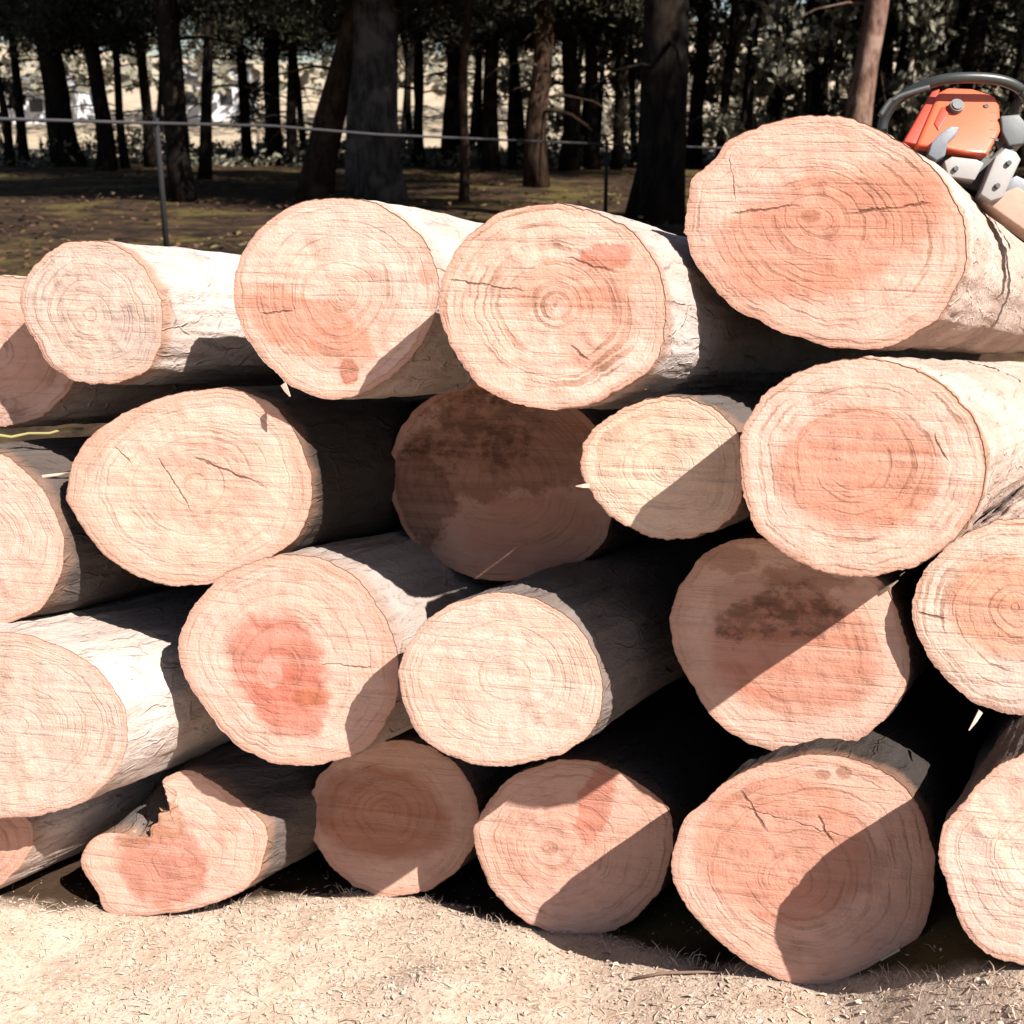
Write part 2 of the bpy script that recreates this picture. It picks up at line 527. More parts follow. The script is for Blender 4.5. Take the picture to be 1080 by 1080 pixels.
make_log("F", [(70, 520), (77, 486), (100, 456), (130, 436), (165, 421), (205, 412), (245, 410), (280, 422), (305, 445), (322, 480), (330, 515), (325, 545), (312, 568), (290, 585), (262, 600), (230, 613), (200, 618), (170, 616), (140, 605), (110, 585), (88, 558), (74, 535)], 0.027,
         "pale second row log with a brown line running round inside its bark", seed=6, pith=(205, 512), ring=0.014, contrast=0.25, rimw=0.14,
         blobs=[(215, 505, 60, 45, 15, ORANGE, 0.3, 0.6)], cracks=[(200, 480, 290, 518, 0.007), (165, 480, 205, 545, 0.004), (120, 470, 140, 490, 0.004)])
make_log("G", [(0, 478), (25, 495), (48, 520), (62, 550), (68, 580), (62, 610), (45, 640), (20, 653), (-8, 660), (-40, 660), (-80, 640), (-110, 600), (-118, 560), (-105, 520), (-70, 485), (-35, 472)], 0.067,
         "pale log cut by the left edge in the second row, above the white barked one", seed=7, contrast=0.25, gray=0.3)
make_log("H", [(408, 510), (412, 480), (425, 450), (445, 425), (475, 410), (510, 402), (550, 404), (590, 418), (620, 440), (640, 475), (647, 515), (645, 550), (632, 578), (605, 597), (570, 609), (535, 613), (500, 610), (465, 595), (435, 570), (418, 540)], -0.33,
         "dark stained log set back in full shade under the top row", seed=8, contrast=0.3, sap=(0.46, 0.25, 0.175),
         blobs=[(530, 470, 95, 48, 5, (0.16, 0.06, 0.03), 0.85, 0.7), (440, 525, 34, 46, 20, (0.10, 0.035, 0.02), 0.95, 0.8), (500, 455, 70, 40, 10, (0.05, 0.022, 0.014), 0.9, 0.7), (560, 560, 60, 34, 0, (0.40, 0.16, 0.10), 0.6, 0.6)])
make_log("I", [(612, 490), (620, 462), (640, 440), (668, 425), (700, 418), (730, 421), (760, 435), (780, 460), (785, 492), (783, 520), (772, 545), (750, 560), (720, 568), (692, 567), (665, 557), (640, 540), (622, 515)], 0.141,
         "smallest log, round and pale with a shadow across its lower right", seed=9, contrast=0.22, sap=(0.52, 0.355, 0.26), ring=0.009)
make_log("J", [(781, 490), (782, 460), (790, 440), (808, 415), (835, 395), (870, 383), (910, 378), (950, 384), (985, 400), (1015, 425), (1033, 455), (1040, 490), (1035, 525), (1020, 553), (995, 578), (965, 597), (935, 605), (900, 608), (865, 602), (830, 585), (800, 560), (787, 530)], 0.292,
         "wide log directly below the biggest one, with round orange heart and clear rings", seed=10, pith=(900, 490), ring=0.013, contrast=0.5, saw_rot=1.5,
         blobs=[(905, 495, 74, 60, 0, ORANGE, 1.0, 0.22)], cracks=[(985, 455, 1000, 490, 0.004)], brown=0.9)
make_log("K", [(962, 650), (966, 625), (975, 602), (995, 580), (1025, 560), (1060, 548), (1100, 550), (1140, 570), (1165, 605), (1172, 650), (1165, 695), (1140, 730), (1110, 748), (1075, 754), (1045, 748), (1015, 732), (990, 708), (972, 680)], -0.026,
         "log cut by the right edge in the third row, pale rim round orange heart", seed=11, pith=(1070, 640), ring=0.011, contrast=0.45, sap=(0.52, 0.36, 0.28),
         blobs=[(1066, 640, 58, 48, 0, (0.47, 0.19, 0.11), 1.0, 0.25)], cracks=[(966, 646, 1000, 652, 0.006)])
make_log("L", [(188, 680), (195, 655), (215, 625), (245, 602), (280, 588), (315, 585), (345, 592), (375, 610), (400, 640), (415, 670), (421, 700), (418, 735), (405, 765), (388, 790), (355, 802), (320, 807), (285, 803), (255, 790), (235, 772), (215, 745), (197, 715)], 0.051,
         "log in the third row with a bright red heart of ragged outline", seed=12, pith=(290, 705), ring=0.016, contrast=0.2, rimw=0.10,
         blobs=[(292, 700, 50, 46, -30, RED, 1.0, 0.5), (305, 742, 36, 34, 0, RED, 0.95, 0.55), (285, 710, 12, 14, 0, SAP, 0.6, 0.3), (330, 735, 20, 8, 10, (0.34, 0.11, 0.05), 0.8, 0.4)],
         cracks=[(335, 700, 400, 704, 0.004)])
make_log("M", [(421, 715), (426, 690), (440, 665), (462, 645), (490, 632), (520, 625), (557, 629), (590, 644), (617, 670), (632, 705), (636, 740), (625, 770), (598, 792), (560, 804), (530, 808), (500, 806), (470, 795), (442, 775), (428, 748)], 0.15,
         "plain pale third row log with no dark heart and a strip of lit bark", seed=13, contrast=0.2, sap=(0.52, 0.345, 0.265), gray=0.25, pith=(540, 710), brown=0.1)
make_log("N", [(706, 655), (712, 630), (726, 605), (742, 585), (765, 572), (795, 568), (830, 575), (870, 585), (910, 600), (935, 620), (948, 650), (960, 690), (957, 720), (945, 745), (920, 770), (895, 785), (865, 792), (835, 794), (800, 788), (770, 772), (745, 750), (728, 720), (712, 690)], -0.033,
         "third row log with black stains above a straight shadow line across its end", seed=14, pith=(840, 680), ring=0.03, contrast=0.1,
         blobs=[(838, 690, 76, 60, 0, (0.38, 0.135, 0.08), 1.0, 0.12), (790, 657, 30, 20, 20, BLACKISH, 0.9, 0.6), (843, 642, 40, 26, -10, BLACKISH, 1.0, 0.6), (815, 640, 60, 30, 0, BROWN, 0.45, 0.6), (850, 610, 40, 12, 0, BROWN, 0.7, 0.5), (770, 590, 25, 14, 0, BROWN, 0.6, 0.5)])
make_log("O", [(-150, 760), (-140, 715), (-110, 685), (-60, 668), (-10, 665), (40, 672), (85, 692), (115, 718), (132, 750), (133, 785), (122, 815), (100, 838), (65, 855), (20, 862), (-40, 862), (-95, 845), (-130, 815), (-146, 785)], 0.199,
         "large log at the left edge with a broad stretch of bright white bark", seed=15, gray=0.5, contrast=0.3, pith=(20, 765), sap=(0.49, 0.345, 0.27), brown=0.15, rimw=0.045)
make_log("P", [(85, 908), (90, 893), (105, 880), (130, 879), (140, 889), (146, 882), (157, 883), (159, 872), (167, 868), (168, 858), (179, 855), (178, 845), (186, 838), (180, 831), (171, 823), (195, 812), (225, 824), (255, 847), (280, 870), (279, 905), (262, 935), (235, 949), (200, 960), (150, 966), (112, 962), (103, 940), (90, 922)], -0.015,
         "broken log on the ground with a rotten red hollow open at its upper left", seed=16, contrast=0.12, pith=(195, 908), notch=0.22,
         full=[(85, 908), (88, 885), (100, 862), (112, 846), (122, 836), (132, 828), (142, 822), (150, 818), (160, 815), (172, 813), (195, 811), (225, 824), (255, 847), (280, 870), (279, 905), (262, 935), (235, 949), (200, 960), (150, 966), (112, 962), (103, 940), (90, 922)],
         blobs=[(172, 912, 44, 42, 0, (0.37, 0.13, 0.085), 1.0, 0.5), (172, 866, 22, 20, 0, (0.30, 0.13, 0.06), 0.9, 0.6), (140, 886, 18, 8, 0, (0.22, 0.10, 0.05), 0.7, 0.5), (235, 880, 10, 40, -30, ORANGE, 0.3, 0.4)], brown=0.6)
make_log("Q", [(-120, 900), (-110, 865), (-75, 845), (-30, 843), (10, 850), (30, 865), (36, 885), (26, 907), (5, 930), (-20, 946), (-60, 952), (-100, 937)], 0.126,
         "log at the lower left corner, end shaded, a strip of its bark sunlit", seed=17, blobs=[(0, 890, 40, 30, 0, ORANGE, 0.4, 0.4)])
make_log("R", [(323, 862), (328, 835), (342, 812), (365, 795), (395, 784), (425, 781), (455, 789), (482, 808), (500, 835), (505, 865), (498, 895), (480, 920), (455, 937), (430, 943), (400, 945), (375, 935), (350, 915), (332, 890)], -0.241,
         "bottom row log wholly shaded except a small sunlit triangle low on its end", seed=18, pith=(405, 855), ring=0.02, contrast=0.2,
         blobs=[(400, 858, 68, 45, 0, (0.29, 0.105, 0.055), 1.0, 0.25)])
make_log("S", [(500, 885), (506, 860), (525, 832), (555, 812), (590, 801), (620, 802), (650, 812), (682, 832), (706, 855), (710, 885), (703, 920), (688, 950), (660, 975), (630, 986), (600, 988), (570, 980), (540, 960), (515, 930)], -0.126,
         "bottom row log with a band of sunlight crossing its end between two shadows", seed=19, pith=(575, 895), ring=0.012, contrast=0.35,
         blobs=[(628, 845, 16, 40, -15, RED, 1.0, 0.4), (580, 890, 60, 40, 20, ORANGE, 0.4, 0.4)])
make_log("T", [(708, 920), (712, 890), (722, 865), (745, 843), (770, 822), (800, 808), (840, 798), (880, 796), (920, 808), (955, 830), (975, 865), (985, 905), (984, 945), (973, 980), (955, 1005), (925, 1025), (890, 1038), (850, 1040), (815, 1030), (780, 1010), (745, 980), (720, 950)], 0.116,
         "big bottom log with two dark cracks and a curved shadow over its right half", seed=20, pith=(835, 930), ring=0.013, contrast=0.42,
         blobs=[(825, 895, 80, 72, -10, ORANGE, 0.9, 0.25), (868, 817, 7, 5, 0, BROWN, 0.9, 0.3), (890, 815, 7, 6, 0, BROWN, 0.9, 0.3), (890, 910, 40, 30, 0, (0.34, 0.16, 0.11), 0.5, 0.5)],
         cracks=[(780, 832, 812, 882, 0.007), (862, 858, 880, 895, 0.006), (770, 848, 920, 890, 0.003)])
make_log("U", [(990, 905), (993, 875), (1006, 858), (1025, 834), (1052, 810), (1085, 792), (1122, 784), (1165, 785), (1195, 820), (1208, 870), (1205, 930), (1185, 985), (1150, 1015), (1110, 1025), (1075, 1018), (1040, 1005), (1015, 975), (1000, 940)], 0.301,
         "log cut by the right edge at the bottom with a pale diagonal scratch", seed=21, saw=0.9, saw_rot=0.9, contrast=0.2, gray=0.2,
         blobs=[(1050, 880, 8, 60, 35, (0.62, 0.50, 0.38), 0.9, 0.1)])

wood_light = plain("torn_wood", (0.42, 0.32, 0.25), 0.8, 0.1, 0.2, 60)
splinter("C", (299, 405), (308, 418), 6, 0.01, wood_light)
splinter("I", (622, 512), (608, 512), 5, 0.01, wood_light)
splinter("N", (928, 625), (946, 610), 5, 0.02, wood_light)
splinter("T", (938, 1005), (952, 1024), 24, 0.02, wood_light)
splinter("K", (1034, 750), (1020, 767), 5, 0.02, wood_light)

# crumbling wood round the hollow of the broken log
L = LOGS["P"]
r_ = random.Random(3)
V, F = [], []
for i in range(46):
    t = r_.random()
    px_, py_ = [(138, 886), (152, 883), (163, 872), (172, 860), (183, 846), (180, 834)][r_.randrange(6)]
    c_ = L['on']((px_ + r_.uniform(-9, 7), py_ + r_.uniform(-7, 8))) - L['og'] + AX * r_.uniform(0.0, 0.09)
    d1 = Vector((r_.gauss(0, 1), r_.gauss(0, 1), r_.gauss(0, 1))).normalized()
    d2 = d1.orthogonal().normalized()
    d3 = d1.cross(d2)
    l_ = r_.uniform(0.006, 0.020)
    k = len(V)
    V += [c_ - d1 * l_, c_ + d2 * l_ * 0.4, c_ - d2 * l_ * 0.35 + d3 * l_ * 0.3, c_ - d3 * l_ * 0.35, c_ + d1 * l_]
    F += [(k, k + 1, k + 2), (k, k + 2, k + 3), (k, k + 3, k + 1), (k + 4, k + 2, k + 1), (k + 4, k + 3, k + 2), (k + 4, k + 1, k + 3)]
mesh_obj("rotten_wood", V, F, plain("rotten_wood", (0.33, 0.18, 0.11), 0.95, 0.05, 0.45, 50), L['root'], False)

# ------------------------------------------------------------------ ground
BOT = sorted((LOGS[k]['bottom'].x, LOGS[k]['bottom'].y, LOGS[k]['bottom'].z) for k in "QPRSTU")


def lerp_tab(x, tab):
    if x <= tab[0][0]: return tab[0][1]
    for (a, fa), (b, fb) in zip(tab, tab[1:]):
        if x <= b:
            t = (x - a) / (b - a)
            t = t * t * (3 - 2 * t)
            return fa + (fb - fa) * t
    return tab[-1][1]


BX = [(b[0], b[2]) for b in BOT]
BY = [(b[0], b[1]) for b in BOT]
print("BOT", [tuple(round(v, 3) for v in b) for b in BOT])


def gz(x, y):
    zb = lerp_tab(x, BX) + 0.004
    yb = lerp_tab(x, BY)
    if y < yb:
        zf = zb + min(0.05, (yb - y) * 0.05)
        for (mx, my, h, s) in ((-0.17, 2.14, 0.035, 0.10), (-0.62, 2.2, 0.02, 0.2), (0.05, 2.0, 0.02, 0.18)):
            zf += h * math.exp(-((x - mx) ** 2 + (y - my) ** 2) / (2 * s * s))
        z = zf
    else:
        s = y - yb
        dip = zb - 0.165 * s
        far = 0.12 + 0.004 * max(0, y - 8)
        t = max(0, min(1, (y - 5.6) / 3.5))
        t = t * t * (3 - 2 * t)
        z = dip * (1 - t) + far * t if s < 12 else far
    amp = 0.012 if y < 4 else 0.06
    z += noise.noise(Vector((x * 0.9, y * 0.9, 3))) * amp * (0.6 if y < 4 else 1)
    if y < 4:
        z += noise.noise(Vector((x * 9, y * 9, 1))) * 0.009 + noise.noise(Vector((x * 24, y * 24, 6))) * 0.004
    if y > 70:
        u = min(1, (y - 70) / 80)
        z += 9.0 * u * u * (1 + 0.3 * noise.noise(Vector((x * 0.02, 0, 0))))
    return z


def axis(parts):
    out = []
    for a, b, st in parts:
        v = a
        while v < b - 1e-6:
            out.append(v)
            v += st
    out.append(parts[-1][1])
    return out


GX = axis([(-260, -40, 20), (-40, -8, 2), (-8, -1.8, 0.3), (-1.8, 1.8, 0.03), (1.8, 8, 0.3), (8, 40, 2), (40, 260, 20)])
GY = axis([(-30, 0, 3), (0, 1.5, 0.25), (1.5, 3.0, 0.03), (3.0, 10, 0.25), (10, 60, 1.0), (60, 160, 6), (160, 420, 26)])
gv = [(x, y, gz(x, y)) for y in GY for x in GX]
nx = len(GX)
gf = [(j * nx + i, j * nx + i + 1, (j + 1) * nx + i + 1, (j + 1) * nx + i) for j in range(len(GY) - 1) for i in range(nx - 1)]
b = NB("ground_straw_and_litter")
geo = b.n("ShaderNodeNewGeometry").outputs["Position"]
sep = b.n("ShaderNodeSeparateXYZ")
b.link(geo, sep.inputs[0])
n1 = b.noise(geo, 60, 5, 0.7).outputs[0]
n2 = b.noise(geo, 9, 4, 0.6).outputs[0]
n3 = b.noise(geo, 0.55, 4, 0.6).outputs[0]
n4 = b.noise(geo, 3.0, 5, 0.7).outputs[0]
straw = b.mix(b.ss(n2, 0.35, 0.65), (0.40, 0.30, 0.225), (0.48, 0.375, 0.29))
straw = b.mix(b.math('MULTIPLY', b.ss(n1, 0.52, 0.7), 0.65), straw, (0.15, 0.10, 0.065))
nP = b.noise(geo, 5.0, 6, 0.75, 0.8).outputs[0]
straw = b.mix(b.math('MULTIPLY', b.ss(nP, 0.52, 0.68), 0.5), straw, (0.25, 0.165, 0.105))
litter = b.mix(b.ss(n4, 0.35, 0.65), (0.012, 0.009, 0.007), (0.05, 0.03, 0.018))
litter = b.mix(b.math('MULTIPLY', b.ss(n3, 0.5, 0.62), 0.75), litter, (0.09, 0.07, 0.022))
fieldc = b.mix(b.ss(n3, 0.35, 0.7), (0.30, 0.24, 0.165), (0.38, 0.31, 0.22))
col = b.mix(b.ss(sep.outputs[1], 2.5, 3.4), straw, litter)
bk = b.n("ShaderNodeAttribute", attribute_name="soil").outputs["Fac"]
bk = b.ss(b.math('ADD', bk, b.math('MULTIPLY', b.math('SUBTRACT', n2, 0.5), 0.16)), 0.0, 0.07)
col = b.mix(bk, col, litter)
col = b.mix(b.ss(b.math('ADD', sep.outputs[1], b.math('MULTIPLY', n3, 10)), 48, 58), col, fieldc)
b.bump(b.math('ADD', n1, n4), 0.6, 0.012)
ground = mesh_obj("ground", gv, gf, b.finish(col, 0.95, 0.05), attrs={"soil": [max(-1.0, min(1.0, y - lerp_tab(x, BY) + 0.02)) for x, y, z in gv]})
tag(ground, "pale straw strewn ground running back to dark forest floor", "ground", kind="structure")

# loose straw and chips in front of the pile
b = NB("straw_chip")
tn = b.n("ShaderNodeAttribute", attribute_name="tone").outputs["Fac"]
c = b.mix(b.ss(tn, 0.0, 0.6), (0.21, 0.13, 0.08), (0.42, 0.315, 0.235))
c = b.mix(b.ss(tn, 0.6, 1.0), c, (0.50, 0.405, 0.32))
chip_m = b.finish(c, 0.85, 0.15)
cv, cf, ct = [], [], []
for i in range(34000):
    x = rnd.uniform(-1.25, 1.25)
    y = rnd.uniform(1.55, 2.75)
    yb = lerp_tab(x, BY)
    if y > yb + 0.25 or (y > yb + 0.03 and rnd.random() < 0.93): continue
    z = gz(x, y)
    L = rnd.uniform(0.003, 0.012) if rnd.random() < 0.88 else rnd.uniform(0.012, 0.04)
    wd = rnd.uniform(0.0008, 0.0022) if rnd.random() < 0.85 else rnd.uniform(0.003, 0.008)
    if wd > 0.004: L = min(L, 0.014)
    a = rnd.uniform(0, math.tau)
    dv = Vector((math.cos(a), math.sin(a), rnd.uniform(-0.15, 0.25)))
    sv = Vector((-math.sin(a), math.cos(a), rnd.uniform(-0.6, 0.6))) * wd / 2
    p0_ = Vector((x, y, z + rnd.uniform(-0.001, 0.004)))
    mid = p0_ + dv * L * 0.5 + Vector((0, 0, rnd.uniform(0, 0.15) * L))
    p1_ = p0_ + dv * L + Vector((0, 0, -0.1 * L))
    k = len(cv)
    cv += [p0_ - sv, p0_ + sv, mid + sv, mid - sv, p1_ + sv * 0.5, p1_ - sv * 0.5]
    cf += [(k, k + 1, k + 2, k + 3), (k + 3, k + 2, k + 4, k + 5)]
    ct += [min(1, max(0, rnd.gauss(0.68, 0.24)))] * 6
for i in range(900):                       # stalks standing along the foot of the pile
    x = rnd.uniform(-1.15, 1.15)
    if noise.noise(Vector((x * 6, 2.2, 8))) < -0.1: continue
    y = lerp_tab(x, BY) - abs(rnd.gauss(0.0, 0.035)) + 0.015
    z = gz(x, y)
    h = rnd.uniform(0.008, 0.035)
    q = Vector((rnd.uniform(-0.6, 0.6), rnd.uniform(-0.7, 0.3), 1)) * h
    wv_ = Vector((rnd.uniform(0.0005, 0.0014), 0, 0))
    p0_ = Vector((x, y, z - 0.002))
    k = len(cv)
    cv += [p0_ - wv_, p0_ + wv_, p0_ + q * 0.6 + wv_ * 0.8, p0_ + q * 0.6 - wv_ * 0.8, p0_ + q + Vector((q.x, q.y, 0)) * 0.5 + wv_ * 0.3, p0_ + q + Vector((q.x, q.y, 0)) * 0.5 - wv_ * 0.3]
    cf += [(k, k + 1, k + 2, k + 3), (k + 3, k + 2, k + 4, k + 5)]
    ct += [min(1, max(0, rnd.gauss(0.6, 0.25)))] * 6
chips = mesh_obj("straw", cv, cf, chip_m, attrs={"tone": ct}, smooth=False)
tag(chips, "dry straw and wood shavings strewn in front of the log pile", "straw", kind="stuff")


def tube(pts, rads, sides=8, jitter=0.0, seed=0):
    vs_, fs_ = [], []
    for i, (p_, r_) in enumerate(zip(pts, rads)):
        d = (pts[min(i + 1, len(pts) - 1)] - pts[max(i - 1, 0)]).normalized()
        ref = Vector((1, 0, 0)) if abs(d.x) < 0.8 else Vector((0, 1, 0))
        u = d.cross(ref).normalized()
        v = d.cross(u)
        for k in range(sides):
            a = math.tau * k / sides
            rr = r_ * (1 + (jitter * noise.noise(Vector((math.cos(a) * 2, math.sin(a) * 2, i * 0.5 + seed))) if jitter else 0))
            vs_.append(p_ + (u * math.cos(a) + v * math.sin(a)) * rr)
    n = len(pts)
    for i in range(n - 1):
        for k in range(sides):
            j = (k + 1) % sides
            fs_.append((i * sides + k, i * sides + j, (i + 1) * sides + j, (i + 1) * sides + k))
    fs_.append(tuple(range(sides - 1, -1, -1)))
    fs_.append(tuple((n - 1) * sides + k for k in range(sides)))
    return vs_, fs_


def join(parts):
    V, F = [], []
    for vs_, fs_ in parts:
        o_ = len(V)
        V += vs_
        F += [tuple(i + o_ for i in f) for f in fs_]
    return V, F


# twigs lying in the gaps
twig_y = plain("yellow_twig", (0.22, 0.19, 0.075), 0.7)
twig_b = plain("brown_twig", (0.20, 0.13, 0.09), 0.8)


def twig(pxs, dist, rad, mat, label):
    P = [at(x, y, dd) for (x, y), dd in zip(pxs, dist)]
    og = P[0].copy()
    vs_, fs_ = tube([q - og for q in P], [rad * (1 - 0.5 * i / len(P)) for i in range(len(P))], 6, 0.3)
    o = mesh_obj("twig", vs_, fs_, mat)
    o.location = og
    tag(o, label, "twig")


dA = math.hypot(LOGS["A"]["anchor"].x, LOGS["A"]["anchor"].y)
twig([(-40, 461), (-10, 458), (12, 461), (30, 457), (52, 457), (70, 452), (88, 452)], [dA - 0.12, dA - 0.115, dA - 0.11, dA - 0.105, dA - 0.1, dA - 0.09, dA - 0.08], 0.0042, twig_y, "yellow green twig in the gap under the half hidden log at the left edge")
twig([(44, 503), (60, 501), (78, 496)], [dA - 0.16, dA - 0.15, dA - 0.14], 0.0045, wood_light, "short white sliver of wood lying across the gap left of the ring lined log")
b0 = LOGS["T"]["bottom"]
P = [Vector((q.x, q.y, gz(q.x, q.y) + 0.006)) for q in (hit(x, y, Vector((0, 0, b0.z)), Vector((0, 0, 1))) for x, y in ((668, 1002), (700, 1003), (735, 1010), (768, 1019)))]
og = P[0].copy()
vs_, fs_ = tube([q - og for q in P], [0.003, 0.0035, 0.003, 0.0015], 6, 0.4)
o = mesh_obj("twig", vs_, fs_, twig_b)
o.location = og
tag(o, "thin twig on the ground at the foot of the big cracked log", "twig")

# ------------------------------------------------------------------ chainsaw on the biggest log
exec_saw = True
orange_m = plain("orange_plastic", (0.62, 0.105, 0.045), 0.38, 0.5, 0.08, 20)
red_m = plain("red_plastic", (0.48, 0.05, 0.025), 0.4, 0.5, 0.08, 20)
grey_m = plain("grey_plastic", (0.075, 0.08, 0.078), 0.5, 0.4, 0.15, 30)
dark_m = plain("black_rubber", (0.035, 0.037, 0.035), 0.55, 0.4, 0.2, 30)
steel_m = plain("worn_steel", (0.10, 0.108, 0.12), 0.42, 0.5, 0.12, 40, 0.0)
white_m = plain("pale_casing", (0.22, 0.205, 0.19), 0.5, 0.4, 0.1, 30)
SD = 2.62                                   # forward depth of the saw's near side
FWD = CAMR @ Vector((0, 0, -1))
SP = CAMP + FWD * SD


def sp(px, py, dz=0.0):
    return hit(px, py, SP + FWD * dz, FWD)


saw_loc = sp(1015, 196, 0.07)
saw = empty("chainsaw", saw_loc, "orange chainsaw with a grey hoop handle lying on top of the biggest log", "chainsaw")


def slab(name, px, near, thick, mat, bevel=0.006, lean=None, parent=None):
    """traced outline with true thickness, edges bevelled"""
    bm = bmesh.new()
    off = (lambda x, y: 0.0) if lean is None else lean
    f = [bm.verts.new(sp(x, y, near + off(x, y)) - saw_loc) for x, y in px]
    back = [bm.verts.new(sp(x, y, near + off(x, y)) + (FWD * 0.95 + Vector((0.12, 0, 0.0))) * thick - saw_loc) for x, y in px]
    n = len(px)
    bm.faces.new(f)
    bm.faces.new(back[::-1])
    for i in range(n):
        j = (i + 1) % n
        bm.faces.new((f[j], f[i], back[i], back[j]))
    bmesh.ops.recalc_face_normals(bm, faces=bm.faces)
    if bevel:
        bmesh.ops.bevel(bm, geom=list(bm.edges), offset=bevel, segments=3, profile=0.6, affect='EDGES', clamp_overlap=True)
    me = bpy.data.meshes.new(name)
    bm.to_mesh(me)
    bm.free()
    me.materials.append(mat)
    me.polygons.foreach_set("use_smooth", [True] * len(me.polygons))
    o = bpy.data.objects.new(name, me)
    COL.objects.link(o)
    o.parent = parent or saw
    try:
        me.set_sharp_from_angle(angle=R(50))
    except Exception:
        pass
    return o


def saw_tube(name, pts, rad, mat, sides=12, parent=None):
    P = [Vector(p_) - saw_loc for p_ in pts]
    Q = []
    for i in range(len(P) - 1):
        a, b_, c_, d_ = P[max(i - 1, 0)], P[i], P[i + 1], P[min(i + 2, len(P) - 1)]
        for k in range(6):
            t = k / 6
            Q.append(0.5 * ((2 * b_) + (c_ - a) * t + (2 * a - 5 * b_ + 4 * c_ - d_) * t * t + (3 * b_ - a - 3 * c_ + d_) * t ** 3))
    Q.append(P[-1])
    vs_, fs_ = tube(Q, [rad] * len(Q), sides)
    o = mesh_obj(name, vs_, fs_, mat, parent or saw)
    return o


lean_cover = lambda x, y: (150 - y) * 0.0012
cover = slab("top_cover", [(966, 153), (990, 97), (1000, 92), (1026, 93), (1050, 101), (1055, 112), (1056, 138), (1042, 163), (1018, 161), (1000, 157)], 0.0, 0.13, orange_m, 0.010, lean_cover)
slab("side_flank", [(953, 149), (983, 96), (992, 93), (985, 118), (970, 153)], 0.012, 0.10, red_m, 0.005, lean_cover)
slab("air_filter_recess", [(985, 130), (993, 113), (1003, 110), (1000, 122), (990, 138)], -0.004, 0.02, red_m, 0.003, lean_cover, cover)
slab("crankcase", [(962, 155), (1000, 158), (1020, 163), (1045, 166), (1060, 150), (1072, 158), (1045, 205), (1010, 196), (975, 172)], 0.03, 0.11, dark_m, 0.006)
slab("muffler_guard", [(996, 170), (1004, 165), (1030, 168), (1038, 172), (1028, 190), (1000, 186)], -0.012, 0.05, white_m, 0.002)
slab("clutch_cover", [(1050, 165), (1060, 156), (1072, 160), (1077, 168), (1058, 208), (1045, 212), (1034, 205)], -0.03, 0.07, white_m, 0.003)
slab("brake_lever", [(979, 163), (983, 150), (993, 139), (1003, 133), (1012, 134), (1008, 143), (1000, 150), (997, 164), (988, 169)], -0.03, 0.03, steel_m, 0.002)
slab("carburettor", [(1055, 122), (1075, 120), (1084, 132), (1080, 152), (1064, 154), (1057, 140)], 0.02, 0.07, grey_m, 0.004)
for k, (bx_, by_, bn) in enumerate([(1064, 172, -0.034), (1052, 196, -0.034), (1008, 178, -0.016), (1040, 112, lean_cover(0, 112) - 0.001)]):
    bm = bmesh.new()
    bmesh.ops.create_cone(bm, cap_ends=True, segments=6, radius1=0.006, radius2=0.0055, depth=0.007)
    q_ = (-FWD).to_track_quat('Z', 'Y').to_matrix().to_4x4()
    bmesh.ops.transform(bm, matrix=Matrix.Translation(sp(bx_, by_, bn) - saw_loc) @ q_, verts=bm.verts)
    me = bpy.data.meshes.new("bolt")
    bm.to_mesh(me); bm.free()
    me.materials.append(dark_m)
    bo = bpy.data.objects.new("bolt", me)
    COL.objects.link(bo)
    bo.parent = saw
for k in range(4):
    yy = 118 + k * 9
    slab("cooling_slot", [(1044, yy), (1053, yy + 1), (1053, yy + 4), (1043, yy + 3)], lean_cover(0, yy) - 0.0015, 0.004, dark_m, 0.0)
# round fastener
k0 = sp(1007, 114, lean_cover(1007, 114))
bm = bmesh.new()
bmesh.ops.create_cone(bm, cap_ends=True, segments=24, radius1=0.0165, radius2=0.0145, depth=0.022)
bmesh.ops.bevel(bm, geom=[e for e in bm.edges if e.calc_face_angle(0) > 0.8], offset=0.003, segments=2, affect='EDGES')
rot = (-FWD + Vector((0, 0, 0.3))).normalized().to_track_quat('Z', 'Y').to_matrix().to_4x4()
bmesh.ops.transform(bm, matrix=Matrix.Translation(k0 - saw_loc - FWD * 0.008) @ rot, verts=bm.verts)
me = bpy.data.meshes.new("cover_knob")
bm.to_mesh(me); bm.free()
me.materials.append(grey_m)
kn = bpy.data.objects.new("cover_knob", me)
COL.objects.link(kn)
kn.parent = saw
saw_tube("front_handle", [sp(930, 152, 0.10), sp(932, 128, 0.09), sp(944, 108, 0.07), sp(965, 94, 0.05), sp(990, 85, 0.03), sp(1015, 82, 0.02), sp(1045, 83, 0.02), sp(1068, 89, 0.03), sp(1082, 101, 0.05), sp(1086, 120, 0.07), sp(1082, 145, 0.08)], 0.0115, plain("handle_grey", (0.028, 0.031, 0.028), 0.4, 0.5, 0.15, 30))
saw_tube("hand_guard", [sp(928, 122, 0.0), sp(940, 106, 0.0), sp(962, 97, 0.0), sp(980, 92, 0.0)], 0.006, dark_m)
saw_tube("rear_handle", [sp(1072, 150, 0.10), sp(1100, 140, 0.11), sp(1130, 150, 0.12), sp(1150, 175, 0.12), sp(1130, 195, 0.12), sp(1085, 188, 0.10)], 0.013, dark_m)
slab("guide_bar", [(1062, 190), (1072, 185), (1260, 268), (1268, 282), (1250, 290), (1060, 208)], 0.045, 0.005, steel_m, 0.0015)
